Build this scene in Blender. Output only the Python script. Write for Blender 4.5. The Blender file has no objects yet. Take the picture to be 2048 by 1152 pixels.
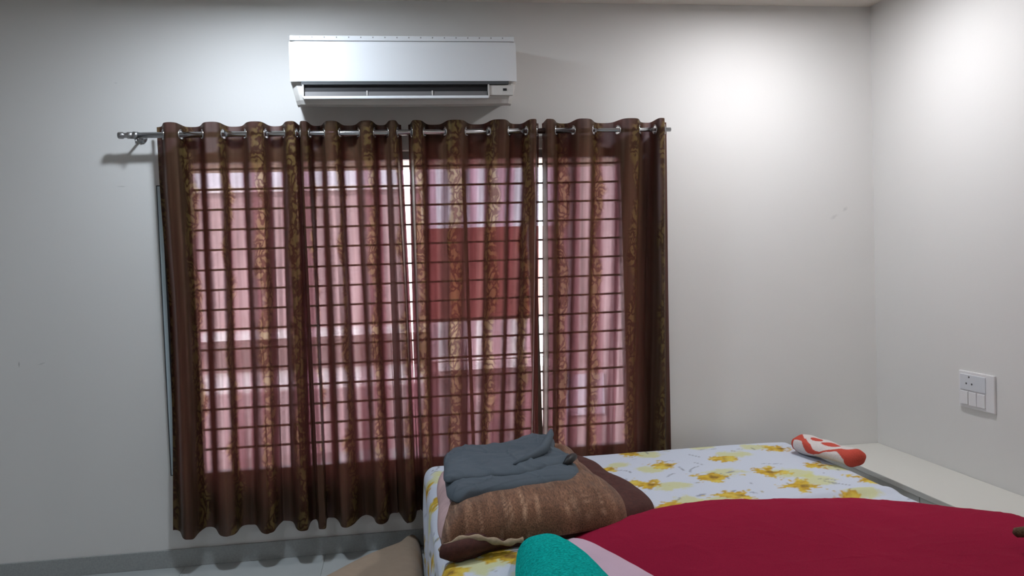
import bpy, bmesh, math, random
import numpy as np
from mathutils import Vector, Matrix, noise
from math import sin, cos, pi, hypot, sqrt, atan2
random.seed(4)
rng = np.random.default_rng(4)
sc = bpy.context.scene
COL = sc.collection

# ------------------------------------------------------------------ camera
CH = 1.295                                   # camera height above the floor
FPX = 1600.0
YAW, PIT, ROL = 0.1467735, -0.03576449, -0.03452884
_f = Vector((sin(YAW)*cos(PIT), cos(YAW)*cos(PIT), sin(PIT)))
_r0 = Vector((cos(YAW), -sin(YAW), 0)); _u0 = _r0.cross(_f)
_r = _r0*cos(ROL) + _u0*sin(ROL); _u = -_r0*sin(ROL) + _u0*cos(ROL)
cam = bpy.data.cameras.new('camera'); cam_o = bpy.data.objects.new('camera', cam); COL.objects.link(cam_o)
cam.sensor_width = 36; cam.lens = 36*FPX/2048; cam.clip_start = 0.05; cam.clip_end = 200
M = Matrix.Identity(4)
for i in range(3):
    M[i][0] = _r[i]; M[i][1] = _u[i]; M[i][2] = -_f[i]
M[2][3] = CH
cam_o.matrix_world = M
sc.camera = cam_o

# ------------------------------------------------------------------ world, lights, exposure
sc.view_settings.view_transform = 'Standard'; sc.view_settings.look = 'None'
sc.view_settings.gamma = 1.0; sc.view_settings.use_curve_mapping = False
sc.view_settings.exposure = 0.0
sc.cycles.transparent_max_bounces = 24
sc.cycles.max_bounces = 8
sc.cycles.diffuse_bounces = 5
sc.cycles.sample_clamp_indirect = 4.0
SKY = 8.0
w = bpy.data.worlds.new('overcast_sky'); sc.world = w; w.use_nodes = True
bg = w.node_tree.nodes['Background']; bg.inputs[0].default_value = (0.86, 0.93, 1.0, 1); bg.inputs[1].default_value = SKY

sun = bpy.data.lights.new('facade_fill_sun', 'SUN'); sun.energy = 14.0; sun.color = (1.0, 0.94, 0.88); sun.angle = math.radians(6)  # added sun, put in to brighten the neighbouring facade
sun_o = bpy.data.objects.new('facade_fill_sun', sun); COL.objects.link(sun_o); sun_o.location = (-6, 0, 8)
sun_o.rotation_euler = Vector((0.70, 0.55, -0.55)).to_track_quat('-Z', 'Y').to_euler()

DY = 3.65                                    # window wall
XR, XL, YB = 2.356, -2.75, -1.6              # right wall, left wall, back wall
ZC = CH + 1.172                              # ceiling

def area(name, x, y, power, col, size=0.13, spread=pi):
    l = bpy.data.lights.new(name, 'AREA'); l.shape = 'DISK'; l.size = size; l.energy = power; l.color = col; l.spread = spread
    o = bpy.data.objects.new(name, l); COL.objects.link(o); o.location = (x, y, ZC-0.022); return o
LAMPS = [(-0.50, 2.95, 18.0, (0.80, 0.89, 1.0)), (1.68, 2.97, 16.0, (0.96, 0.96, 1.0)),
         (-1.10, 0.9, 6.0, (0.82, 0.89, 1.0)), (1.74, 0.9, 3.4, (1.0, 0.95, 0.88)),  # mid and rear four: unseen lamps added as room fill
         (-1.10, -0.9, 4.0, (0.82, 0.89, 1.0)), (1.74, -0.9, 3.4, (1.0, 0.94, 0.86))]
for (x, y, p, c) in LAMPS:
    area('downlight_and_fill_lamp', x, y, p, c)

# ------------------------------------------------------------------ helpers
def at(px, py, Y):
    d = _f + _r*((px-1024)/FPX) - _u*((py-576)/FPX)
    return Vector((0, 0, CH)) + d*(Y/d.y)
def atz(px, py, Z):
    d = _f + _r*((px-1024)/FPX) - _u*((py-576)/FPX)
    return Vector((0, 0, CH)) + d*((Z-CH)/d.z)

def tag(o, label=None, cat=None, group=None, kind=None):
    if label: o['label'] = label
    if cat: o['category'] = cat
    if group: o['group'] = group
    if kind: o['kind'] = kind
    return o
def empty(name, loc=(0, 0, 0)):
    o = bpy.data.objects.new(name, None); COL.objects.link(o); o.location = loc; o.empty_display_size = 0.1
    return o
def link(name, me, mat=None, parent=None, smooth=False):
    o = bpy.data.objects.new(name, me); COL.objects.link(o)
    if mat is not None: me.materials.append(mat)
    if smooth: me.polygons.foreach_set('use_smooth', [True]*len(me.polygons))
    if parent is not None:
        o.parent = parent
        o.matrix_parent_inverse = Matrix.Translation(-parent_loc(parent))
    return o
def parent_loc(p):
    v = Vector(p.location)
    q = p.parent
    while q is not None:
        v = v + Vector(q.matrix_parent_inverse.translation) + Vector(q.location) if False else v
        q = q.parent
    return v
def frombm(name, bm, mat, parent=None, smooth=False, bevel=0.0, segs=2):
    if bevel > 0:
        bmesh.ops.bevel(bm, geom=list(bm.edges), offset=bevel, segments=segs, affect='EDGES', profile=0.6, clamp_overlap=True)
    bmesh.ops.recalc_face_normals(bm, faces=bm.faces)
    me = bpy.data.meshes.new(name); bm.to_mesh(me); bm.free()
    return link(name, me, mat, parent, smooth)
def bx(bm, x0, x1, y0, y1, z0, z1):
    vs = [bm.verts.new((x, y, z)) for x in (x0, x1) for y in (y0, y1) for z in (z0, z1)]
    for q in ((0, 1, 3, 2), (4, 6, 7, 5), (0, 4, 5, 1), (2, 3, 7, 6), (0, 2, 6, 4), (1, 5, 7, 3)):
        bm.faces.new([vs[i] for i in q])
    return vs
def box(name, x0, x1, y0, y1, z0, z1, mat, parent=None, bevel=0.0, smooth=False):
    bm = bmesh.new(); bx(bm, x0, x1, y0, y1, z0, z1)
    return frombm(name, bm, mat, parent, smooth, bevel)
def tube_bm(bm, pts, rad, n=14, caps=True):
    pts = [Vector(p) for p in pts]
    rads = rad if isinstance(rad, (list, tuple)) else [rad]*len(pts)
    rings = []; up = None
    for i, p in enumerate(pts):
        t = (pts[min(i+1, len(pts)-1)] - pts[max(i-1, 0)]).normalized()
        if up is None: up = t.orthogonal().normalized()
        up = (up - t*up.dot(t)).normalized(); b = t.cross(up)
        rings.append([bm.verts.new(p + (up*cos(2*pi*k/n) + b*sin(2*pi*k/n))*rads[i]) for k in range(n)])
    for a, c in zip(rings, rings[1:]):
        for k in range(n): bm.faces.new((a[k], a[(k+1) % n], c[(k+1) % n], c[k]))
    if caps: bm.faces.new(rings[0]); bm.faces.new(rings[-1])
def tube(name, pts, rad, mat, parent=None, n=14):
    bm = bmesh.new(); tube_bm(bm, pts, rad, n)
    return frombm(name, bm, mat, parent, True)
def grid_mesh(name, P, close_u=False, close_v=False):
    """P: array (rows, cols, 3)"""
    R, C = P.shape[:2]
    me = bpy.data.meshes.new(name)
    idx = np.arange(R*C).reshape(R, C)
    A = idx
    if close_v: A = np.concatenate([A, A[:, :1]], 1)
    if close_u: A = np.concatenate([A, A[:1]], 0)
    F = np.stack([A[:-1, :-1], A[:-1, 1:], A[1:, 1:], A[1:, :-1]], -1).reshape(-1, 4)
    me.from_pydata(P.reshape(-1, 3).tolist(), [], F.tolist()); me.update()
    return me
def set_col(me, cols, name='paint'):
    a = me.color_attributes.new(name, 'FLOAT_COLOR', 'POINT')
    c = np.ones((len(cols), 4), dtype=np.float32); c[:, :3] = cols
    a.data.foreach_set('color', c.ravel())

# ------------------------------------------------------------------ materials
def mat(name, col, rough=0.6, metal=0.0, bump=None, var=None, spec=0.5, sheen=0.0, coat=0.0):
    m = bpy.data.materials.new(name); m.use_nodes = True
    nt = m.node_tree; b = nt.nodes['Principled BSDF']
    b.inputs['Base Color'].default_value = (*col, 1); b.inputs['Roughness'].default_value = rough
    b.inputs['Metallic'].default_value = metal; b.inputs['Specular IOR Level'].default_value = spec
    if sheen: b.inputs['Sheen Weight'].default_value = sheen
    if coat: b.inputs['Coat Weight'].default_value = coat
    tc = nt.nodes.new('ShaderNodeTexCoord')
    if var:   # (scale, amount, detail)
        n = nt.nodes.new('ShaderNodeTexNoise'); n.inputs['Scale'].default_value = var[0]; n.inputs['Detail'].default_value = var[2] if len(var) > 2 else 4
        nt.links.new(tc.outputs['Object'], n.inputs['Vector'])
        mr = nt.nodes.new('ShaderNodeMapRange'); mr.inputs['From Min'].default_value = 0.25; mr.inputs['From Max'].default_value = 0.75
        mr.inputs['To Min'].default_value = 1-var[1]; mr.inputs['To Max'].default_value = 1+var[1]
        nt.links.new(n.outputs['Fac'], mr.inputs['Value'])
        hs = nt.nodes.new('ShaderNodeHueSaturation'); hs.inputs['Color'].default_value = (*col, 1)
        nt.links.new(mr.outputs[0], hs.inputs['Value']); nt.links.new(hs.outputs[0], b.inputs['Base Color'])
    if bump:  # (scale, strength, distance)
        n = nt.nodes.new('ShaderNodeTexNoise'); n.inputs['Scale'].default_value = bump[0]; n.inputs['Detail'].default_value = 3
        nt.links.new(tc.outputs['Object'], n.inputs['Vector'])
        bp = nt.nodes.new('ShaderNodeBump'); bp.inputs['Strength'].default_value = bump[1]; bp.inputs['Distance'].default_value = bump[2]
        nt.links.new(n.outputs['Fac'], bp.inputs['Height']); nt.links.new(bp.outputs[0], b.inputs['Normal'])
    return m
def vmat(name, rough=0.85, fine=(400, 0.08), bump=(500, 0.3, 0.002), sheen=0.0, weave=None):
    """material coloured by the mesh's own 'paint' attribute, with a fine fabric grain"""
    m = mat(name, (0.5, 0.5, 0.5), rough, bump=bump, sheen=sheen, spec=0.2)
    nt = m.node_tree; b = nt.nodes['Principled BSDF']
    a = nt.nodes.new('ShaderNodeAttribute'); a.attribute_name = 'paint'
    tc = nt.nodes.new('ShaderNodeTexCoord'); n = nt.nodes.new('ShaderNodeTexNoise'); n.inputs['Scale'].default_value = fine[0]
    vec = tc.outputs['Object']
    if weave:
        mp = nt.nodes.new('ShaderNodeMapping'); mp.inputs['Scale'].default_value = weave
        nt.links.new(vec, mp.inputs['Vector']); vec = mp.outputs[0]
    nt.links.new(vec, n.inputs['Vector'])
    mr = nt.nodes.new('ShaderNodeMapRange'); mr.inputs['From Min'].default_value = 0.3; mr.inputs['From Max'].default_value = 0.7
    mr.inputs['To Min'].default_value = 1-fine[1]; mr.inputs['To Max'].default_value = 1+fine[1]
    hs = nt.nodes.new('ShaderNodeHueSaturation')
    nt.links.new(n.outputs['Fac'], mr.inputs['Value']); nt.links.new(mr.outputs[0], hs.inputs['Value'])
    nt.links.new(a.outputs['Color'], hs.inputs['Color']); nt.links.new(hs.outputs[0], b.inputs['Base Color'])
    return m

def wall_paint(name, col, marks=()):
    m = mat(name, col, 0.62, bump=(60, 0.12, 0.002), spec=0.3)
    nt = m.node_tree; b = nt.nodes['Principled BSDF']
    tc = nt.nodes.new('ShaderNodeTexCoord')
    n = nt.nodes.new('ShaderNodeTexNoise'); n.inputs['Scale'].default_value = 1.3; n.inputs['Detail'].default_value = 5
    nt.links.new(tc.outputs['Object'], n.inputs['Vector'])
    mr = nt.nodes.new('ShaderNodeMapRange'); mr.inputs['To Min'].default_value = 0.965; mr.inputs['To Max'].default_value = 1.035
    nt.links.new(n.outputs['Fac'], mr.inputs['Value'])
    val = mr.outputs[0]
    for (cx, cz, rx, rz, ang, dark) in marks:      # old scuffs on the paint
        mp = nt.nodes.new('ShaderNodeMapping'); mp.vector_type = 'TEXTURE'
        mp.inputs['Location'].default_value = (cx, DY, cz); mp.inputs['Rotation'].default_value = (0, ang, 0)
        mp.inputs['Scale'].default_value = (rx, 1, rz)
        nt.links.new(tc.outputs['Object'], mp.inputs['Vector'])
        n2 = nt.nodes.new('ShaderNodeTexNoise'); n2.inputs['Scale'].default_value = 90
        nt.links.new(tc.outputs['Object'], n2.inputs['Vector'])
        ln = nt.nodes.new('ShaderNodeVectorMath'); ln.operation = 'LENGTH'; nt.links.new(mp.outputs[0], ln.inputs[0])
        ad = nt.nodes.new('ShaderNodeMath'); ad.operation = 'MULTIPLY_ADD'; ad.inputs[1].default_value = 0.9; 
        nt.links.new(n2.outputs['Fac'], ad.inputs[0]); nt.links.new(ln.outputs['Value'], ad.inputs[2])
        m2 = nt.nodes.new('ShaderNodeMapRange'); m2.inputs['From Min'].default_value = 0.6; m2.inputs['From Max'].default_value = 1.3
        m2.inputs['To Min'].default_value = dark; m2.inputs['To Max'].default_value = 1
        nt.links.new(ad.outputs[0], m2.inputs['Value'])
        mu = nt.nodes.new('ShaderNodeMath'); mu.operation = 'MULTIPLY'
        nt.links.new(val, mu.inputs[0]); nt.links.new(m2.outputs[0], mu.inputs[1]); val = mu.outputs[0]
    hs = nt.nodes.new('ShaderNodeHueSaturation'); hs.inputs['Color'].default_value = (*col, 1)
    nt.links.new(val, hs.inputs['Value']); nt.links.new(hs.outputs[0], b.inputs['Base Color'])
    return m

def mk(px, py): 
    p = at(px, py, DY); return p.x, p.z
scuffs = []
for (px, py, rx, rz, an, dk) in ((243, 373, .03, .004, 0.0, .78), (38, 729, .004, .016, 0.0, .55), (82, 728, .022, .004, -.3, .75),
                                 (1668, 434, .03, .012, -.45, .86), (1690, 418, .02, .012, -.6, .82), (232, 166, .008, .004, 0, .8)):
    x, z = mk(px, py); scuffs.append((x, z, rx, rz, an, dk))
M_WALL = wall_paint('wall_paint_white', (0.74, 0.73, 0.71), scuffs)
M_WALL2 = wall_paint('wall_paint_side', (0.74, 0.73, 0.71))
M_CEIL = mat('ceiling_paint', (0.72, 0.67, 0.61), 0.8)
M_FLOOR = mat('floor_tile', (0.42, 0.45, 0.45), 0.28, var=(6, 0.04))
M_BASE = mat('skirting_tile', (0.33, 0.345, 0.34), 0.35, var=(150, 0.12))
M_ALU = mat('window_aluminium', (0.35, 0.36, 0.37), 0.4, metal=0.6)
M_DARK = mat('dark_trim', (0.02, 0.024, 0.03), 0.35)
M_BARS = mat('grille_paint', (0.10, 0.07, 0.065), 0.5)
M_CHROME = mat('chrome', (0.62, 0.63, 0.65), 0.18, metal=1.0)
M_STEEL = mat('brushed_steel', (0.45, 0.45, 0.46), 0.35, metal=1.0)
M_ACW = mat('white_plastic', (0.80, 0.82, 0.84), 0.28, coat=0.3)
M_ACG = mat('grey_plastic', (0.60, 0.58, 0.55), 0.4)
M_ACSTRIP = mat('dark_grey_plastic', (0.07, 0.075, 0.08), 0.4)
M_ACG2 = mat('mid_grey_plastic', (0.25, 0.25, 0.25), 0.5)
M_BLACK = mat('black_plastic', (0.012, 0.012, 0.014), 0.5)
M_VANE = mat('vane_plastic', (0.14, 0.135, 0.135), 0.5)
M_CREAM = mat('cream_laminate', (0.66, 0.65, 0.60), 0.35)
M_PLATE = mat('switch_plastic', (0.78, 0.77, 0.78), 0.3)
M_PLATE2 = mat('switch_module_plastic', (0.66, 0.68, 0.72), 0.35)

def glass_mat():
    m = bpy.data.materials.new('window_glass'); m.use_nodes = True; nt = m.node_tree; nt.nodes.clear()
    o = nt.nodes.new('ShaderNodeOutputMaterial'); t = nt.nodes.new('ShaderNodeBsdfTransparent'); t.inputs[0].default_value = (.93, .96, .95, 1)
    g = nt.nodes.new('ShaderNodeBsdfGlossy'); g.inputs['Roughness'].default_value = 0.02
    fr = nt.nodes.new('ShaderNodeFresnel'); fr.inputs[0].default_value = 1.3
    mx = nt.nodes.new('ShaderNodeMixShader'); nt.links.new(fr.outputs[0], mx.inputs[0]); nt.links.new(t.outputs[0], mx.inputs[1]); nt.links.new(g.outputs[0], mx.inputs[2])
    nt.links.new(mx.outputs[0], o.inputs[0]); return m
M_GLASS = glass_mat()

def curtain_mat():
    m = bpy.data.materials.new('sheer_damask_curtain'); m.use_nodes = True; nt = m.node_tree; nt.nodes.clear()
    N = nt.nodes.new; L = nt.links.new
    def math_(op, a, b=None, c=None, clamp=False):
        n = N('ShaderNodeMath'); n.operation = op; n.use_clamp = clamp
        for i, v in enumerate((a, b, c)):
            if v is None: continue
            if isinstance(v, (int, float)): n.inputs[i].default_value = v
            else: L(v, n.inputs[i])
        return n.outputs[0]
    uv = N('ShaderNodeUVMap'); uv.uv_map = 'UVMap'
    sp = N('ShaderNodeSeparateXYZ'); L(uv.outputs[0], sp.inputs[0]); U, V = sp.outputs[0], sp.outputs[1]
    # damask band: one patterned column every 0.17 m of cloth
    nz = N('ShaderNodeTexNoise'); nz.noise_dimensions = '2D'; nz.inputs['Scale'].default_value = 9; nz.inputs['Detail'].default_value = 2
    L(uv.outputs[0], nz.inputs['Vector'])
    wob = math_('MULTIPLY', math_('SUBTRACT', nz.outputs['Fac'], 0.5), 0.05)
    sway = math_('MULTIPLY', math_('SINE', math_('MULTIPLY', V, 2*pi/0.42)), 0.012)
    Uw = math_('ADD', math_('ADD', U, wob), sway)
    per = math_('MODULO', math_('ADD', Uw, 10.0), 0.23)
    dist = math_('ABSOLUTE', math_('SUBTRACT', per, 0.115))
    band = N('ShaderNodeMapRange'); band.interpolation_type = 'SMOOTHSTEP'
    band.inputs['From Min'].default_value = 0.045; band.inputs['From Max'].default_value = 0.020
    L(dist, band.inputs['Value']); band = band.outputs[0]
    # scroll leaves inside the band
    cx = N('ShaderNodeCombineXYZ'); L(math_('MULTIPLY', U, 1.0), cx.inputs[0]); L(math_('MULTIPLY', V, 0.75), cx.inputs[1])
    wv = N('ShaderNodeTexVoronoi'); wv.voronoi_dimensions = '2D'; wv.feature = 'DISTANCE_TO_EDGE'; wv.inputs['Scale'].default_value = 26
    nz2 = N('ShaderNodeTexNoise'); nz2.noise_dimensions = '2D'; nz2.inputs['Scale'].default_value = 14; nz2.inputs['Detail'].default_value = 3
    L(cx.outputs[0], nz2.inputs['Vector'])
    vm = N('ShaderNodeVectorMath'); vm.operation = 'MULTIPLY_ADD'; vm.inputs[1].default_value = (.16, .12, 0)
    L(nz2.outputs['Color'], vm.inputs[0]); L(cx.outputs[0], vm.inputs[2]); L(vm.outputs[0], wv.inputs['Vector'])
    leaf = N('ShaderNodeMapRange'); leaf.inputs['From Min'].default_value = 0.08; leaf.inputs['From Max'].default_value = 0.26
    L(wv.outputs['Distance'], leaf.inputs['Value']); leaf = leaf.outputs[0]
    # weave streaks along the height
    cs = N('ShaderNodeCombineXYZ'); L(math_('MULTIPLY', U, 38.0), cs.inputs[0]); L(math_('MULTIPLY', V, 1.2), cs.inputs[1])
    st = N('ShaderNodeTexNoise'); st.noise_dimensions = '2D'; st.inputs['Scale'].default_value = 1.0; st.inputs['Detail'].default_value = 3; L(cs.outputs[0], st.inputs['Vector'])
    stripe = N('ShaderNodeMapRange'); stripe.inputs['From Min'].default_value = 0.3; stripe.inputs['From Max'].default_value = 0.7
    stripe.inputs['To Min'].default_value = 0.70; stripe.inputs['To Max'].default_value = 1.25; L(st.outputs['Fac'], stripe.inputs['Value']); stripe = stripe.outputs[0]
    c2 = N('ShaderNodeCombineXYZ'); L(math_('MULTIPLY', U, 13.0), c2.inputs[0]); L(math_('MULTIPLY', V, 0.35), c2.inputs[1])  # broad bands paint uneven fold shading into the cloth colour
    s2 = N('ShaderNodeTexNoise'); s2.noise_dimensions = '2D'; s2.inputs['Scale'].default_value = 1.0; s2.inputs['Detail'].default_value = 2; L(c2.outputs[0], s2.inputs['Vector'])
    wide = N('ShaderNodeMapRange'); wide.inputs['From Min'].default_value = 0.32; wide.inputs['From Max'].default_value = 0.68
    wide.inputs['To Min'].default_value = 0.75; wide.inputs['To Max'].default_value = 1.25; L(s2.outputs['Fac'], wide.inputs['Value'])
    stripe = math_('MULTIPLY', stripe, wide.outputs[0])
    # colour
    def mixc(f, a, b):
        n = N('ShaderNodeMix'); n.data_type = 'RGBA'; L(f, n.inputs['Factor'])
        for k, v in ((6, a), (7, b)):
            if isinstance(v, tuple): n.inputs[k].default_value = (*v, 1)
            else: L(v, n.inputs[k])
        return n.outputs[2]
    motif = mixc(leaf, (0.026, 0.012, 0.006), (0.115, 0.080, 0.028))
    colr = mixc(band, (0.056, 0.033, 0.019), motif)
    hs = N('ShaderNodeHueSaturation'); L(colr, hs.inputs['Color']); L(stripe, hs.inputs['Value']); colr = hs.outputs[0]
    c3 = N('ShaderNodeCombineXYZ'); L(math_('MULTIPLY', U, 17.0), c3.inputs[0]); L(math_('MULTIPLY', V, 0.15), c3.inputs[1]); c3.inputs[2].default_value = 5
    s3 = N('ShaderNodeTexNoise'); s3.inputs['Scale'].default_value = 1.0; s3.inputs['Detail'].default_value = 1; L(c3.outputs[0], s3.inputs['Vector'])
    satin = N('ShaderNodeMapRange'); satin.interpolation_type = 'SMOOTHSTEP'; satin.inputs['From Min'].default_value = 0.44; satin.inputs['From Max'].default_value = 0.56; L(s3.outputs['Fac'], satin.inputs['Value'])
    trn = mixc(band, mixc(satin.outputs[0], (0.108, 0.088, 0.100), (0.062, 0.034, 0.044)), mixc(leaf, (0.036, 0.020, 0.018), (0.066, 0.046, 0.036)))
    hs2 = N('ShaderNodeHueSaturation'); L(trn, hs2.inputs['Color']); L(stripe, hs2.inputs['Value'])
    # longer path through the threads where the cloth turns edge-on
    ge = N('ShaderNodeNewGeometry'); dt = N('ShaderNodeVectorMath'); dt.operation = 'DOT_PRODUCT'
    L(ge.outputs['Normal'], dt.inputs[0]); L(ge.outputs['Incoming'], dt.inputs[1])
    c_ = math_('MAXIMUM', math_('ABSOLUTE', dt.outputs['Value']), 0.14)
    ex = math_('DIVIDE', 1.0, math_('POWER', c_, 0.8))
    sr = N('ShaderNodeSeparateColor'); L(hs2.outputs[0], sr.inputs[0]); cr = N('ShaderNodeCombineColor')
    for i in range(3): L(math_('POWER', sr.outputs[i], ex), cr.inputs[i])
    tb = N('ShaderNodeBsdfTransparent'); L(cr.outputs[0], tb.inputs[0])
    pb = N('ShaderNodeBsdfPrincipled'); L(colr, pb.inputs['Base Color']); pb.inputs['Roughness'].default_value = 0.38
    pb.inputs['Specular IOR Level'].default_value = 0.22; pb.inputs['Specular Tint'].default_value = (1.0, 0.8, 0.55, 1); pb.inputs['Sheen Weight'].default_value = 0.0
    tl = N('ShaderNodeBsdfTranslucent'); tl.inputs[0].default_value = (0.13, 0.036, 0.032, 1)
    mx = N('ShaderNodeMixShader'); mx.inputs[0].default_value = 0.22; L(pb.outputs[0], mx.inputs[1]); L(tl.outputs[0], mx.inputs[2])
    ad = N('ShaderNodeAddShader'); L(mx.outputs[0], ad.inputs[0]); L(tb.outputs[0], ad.inputs[1])
    o = N('ShaderNodeOutputMaterial'); L(ad.outputs[0], o.inputs[0])
    return m
M_CURT = curtain_mat()

# ------------------------------------------------------------------ room shell
WX0, WX1 = -0.905, 1.125
WZ0, WZ1 = CH-0.955, CH+0.508
WT = 0.15
bm = bmesh.new()
bx(bm, XL, WX0, DY, DY+WT, 0, ZC); bx(bm, WX1, XR, DY, DY+WT, 0, ZC)
bx(bm, WX0, WX1, DY, DY+WT, 0, WZ0); bx(bm, WX0, WX1, DY, DY+WT, WZ1, ZC)
tag(frombm('wall_window', bm, M_WALL), kind='structure')
tag(box('wall_right', XR, XR+0.12, YB, DY+WT, 0, ZC, M_WALL2), kind='structure')
tag(box('wall_left', XL-0.12, XL, YB, DY+WT, 0, ZC, M_WALL2), kind='structure')
tag(box('wall_back', XL-0.12, XR+0.12, YB-0.12, YB, 0, ZC, M_WALL2), kind='structure')
tag(box('ceiling', XL-0.12, XR+0.12, YB-0.12, DY+WT, ZC, ZC+0.12, M_CEIL), kind='structure')
fl = tag(empty('floor'), kind='structure')
box('screed', XL-0.12, XR+0.12, YB-0.12, DY+WT, -0.12, -0.004, M_BASE, fl)
tile = None; TS = 0.6
ny = int(math.ceil((DY-YB)/TS)); nx = int(math.ceil((XR-XL)/TS))
for j in range(ny):
    for i in range(nx):
        x0 = XL+i*TS; x1 = min(XR, x0+TS); y1 = DY-j*TS; y0 = max(YB, y1-TS)
        if i < nx-1 and j < ny-1:
            if tile is None:
                bm = bmesh.new(); bx(bm, 0.001, TS-0.001, -TS+0.001, -0.001, -0.004, 0.0)
                tile = frombm('tile', bm, M_FLOOR, fl); tile.location = (x0, y1, 0)
            else:
                t = tile.copy(); COL.objects.link(t); t.location = (x0, y1, 0)
        else:
            box('tile', x0+0.001, x1-0.001, y0+0.001, y1-0.001, -0.004, 0.0, M_FLOOR, fl)
BH = 0.078
tag(box('baseboard_window', XL, XR, DY-0.012, DY, 0.0, BH, M_BASE, bevel=0.002), kind='structure')
tag(box('baseboard_left', XL, XL+0.012, YB, DY-0.012, 0.0, BH, M_BASE, bevel=0.002), kind='structure')

# ------------------------------------------------------------------ window with grille
FY = DY+0.09
win = tag(empty('window_1', ((WX0+WX1)/2, DY+WT/2, WZ0)), kind='structure')
FWD = 0.035
bm = bmesh.new()
bx(bm, WX0, WX1, FY-0.03, FY+0.03, WZ0, WZ0+0.045); bx(bm, WX0, WX1, FY-0.03, FY+0.03, WZ1-FWD, WZ1)
bx(bm, WX0, WX0+FWD, FY-0.03, FY+0.03, WZ0+0.045, WZ1-FWD); bx(bm, WX1-FWD, WX1, FY-0.03, FY+0.03, WZ0+0.045, WZ1-FWD)
frombm('window_frame', bm, M_ALU, win)
box('window_rail', WX0+FWD, WX1-FWD, FY-0.045, FY-0.03, WZ0+0.045, WZ0+0.052, M_ALU, win)
MUL = (-0.435, 0.10, 0.655)
for k, xm in enumerate(MUL):
    if k != 1:
        box('mullion', xm-0.018, xm+0.018, FY-0.025, FY+0.025, WZ0+0.045, WZ1-FWD, M_ALU, win)
edges = [WX0+FWD, MUL[0]-0.018, MUL[0]+0.018, MUL[2]-0.018, MUL[2]+0.018, WX1-FWD]
for k in range(3):
    box('pane', edges[2*k], edges[2*k+1], FY-0.002, FY+0.002, WZ0+0.045, WZ1-FWD, M_GLASS, win)
gr = empty('window_grille', (0, 0, 0)); gr.parent = win; gr.matrix_parent_inverse = Matrix.Translation(-Vector(win.location))
GY = DY+0.135
zb = [CH + 0.451 - 0.0906*k for k in range(15)]
for z in zb:
    box('grille_bar', WX0, WX1, GY-0.006, GY+0.006, z-0.0045, z+0.0045, M_BARS, gr)
for x in (-0.435, 0.347, 0.655):
    box('grille_upright', x-0.008, x+0.008, GY-0.0075, GY+0.0075, WZ0, WZ1, M_BARS, gr)
tag(box('trim_1', -0.992, -0.958, DY-0.016, DY, CH-0.89, CH+0.37, M_DARK, bevel=0.002), kind='structure')
box('trim_face', -0.986, -0.970, DY-0.021, DY-0.0165, CH-0.885, CH+0.365, mat('pale_metal', (0.55, 0.66, 0.72), 0.35), bpy.data.objects['trim_1'])

# ------------------------------------------------------------------ outside: sunshade, neighbouring house, ground
M_SHADE = mat('sunshade_plaster', (0.62, 0.52, 0.42), 0.9, var=(8, 0.1))
M_PINK = mat('neighbour_plaster', (0.50, 0.38, 0.37), 0.9, var=(3, 0.06))
M_WHITE = mat('neighbour_white', (0.85, 0.85, 0.82), 0.8)
M_BRICK = mat('neighbour_brick_red', (0.30, 0.115, 0.10), 0.85, var=(5, 0.08))
M_GREYW = mat('neighbour_grey', (0.66, 0.62, 0.66), 0.85)
t = box('sunshade', WX0-0.3, WX1+0.3, DY+WT, DY+WT+0.62, WZ1, WZ1+0.09, M_SHADE, bevel=0.004)
tag(t, 'beige concrete sunshade over the outside of the barred window', 'sunshade')
G0 = -3.0
tag(box('ground', -14, 16, DY+WT+0.02, 30, G0-0.2, G0, mat('lane_concrete', (0.45, 0.43, 0.40), 0.9, var=(2, 0.1))), kind='structure')
hs_ = tag(empty('neighbouring_house', (0, 8, G0)), 'pinkish neighbouring house with red shutter and white ledges seen through the curtains', 'house')
YH = 8.0
box('wall', -4.5, 0.30, YH, YH+4, G0, CH+0.729, M_PINK, hs_)
box('wall', 0.30, 1.86, YH, YH+4, G0, CH+0.33, M_PINK, hs_)
box('wall', 1.86, 5.5, YH, YH+0.8, G0, CH+1.9, M_PINK, hs_)
box('parapet_cap', -4.55, 0.36, YH-0.05, YH+0.2, CH+0.729, CH+0.78, M_WHITE, hs_)
box('shutter', 0.34, 1.46, YH-0.06, YH, CH-0.575, CH+0.33, M_BRICK, hs_)
box('wall_panel', 0.34, 1.52, YH-0.04, YH, CH-0.99, CH-0.60, M_WHITE, hs_)
box('balcony_slab', -1.95, 0.25, 6.85, YH, CH-1.11, CH-1.0, M_WHITE, hs_)
box('balcony_front', -1.95, 0.25, 6.75, 6.85, CH-1.55, CH-1.03, M_PINK, hs_)
box('ledge', -2.1, 0.36, YH-0.35, YH, CH-0.66, CH-0.60, M_WHITE, hs_)
box('wall_panel', -0.62, 0.22, YH-0.03, YH, CH-1.95, CH-1.60, M_WHITE, hs_)
box('wall_panel', 1.70, 2.10, YH-0.03, YH, CH-1.62, CH-1.20, M_GREYW, hs_)
box('ledge', 0.40, 1.49, YH-0.25, YH-0.04, CH-1.06, CH-1.0, M_WHITE, hs_)

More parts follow.
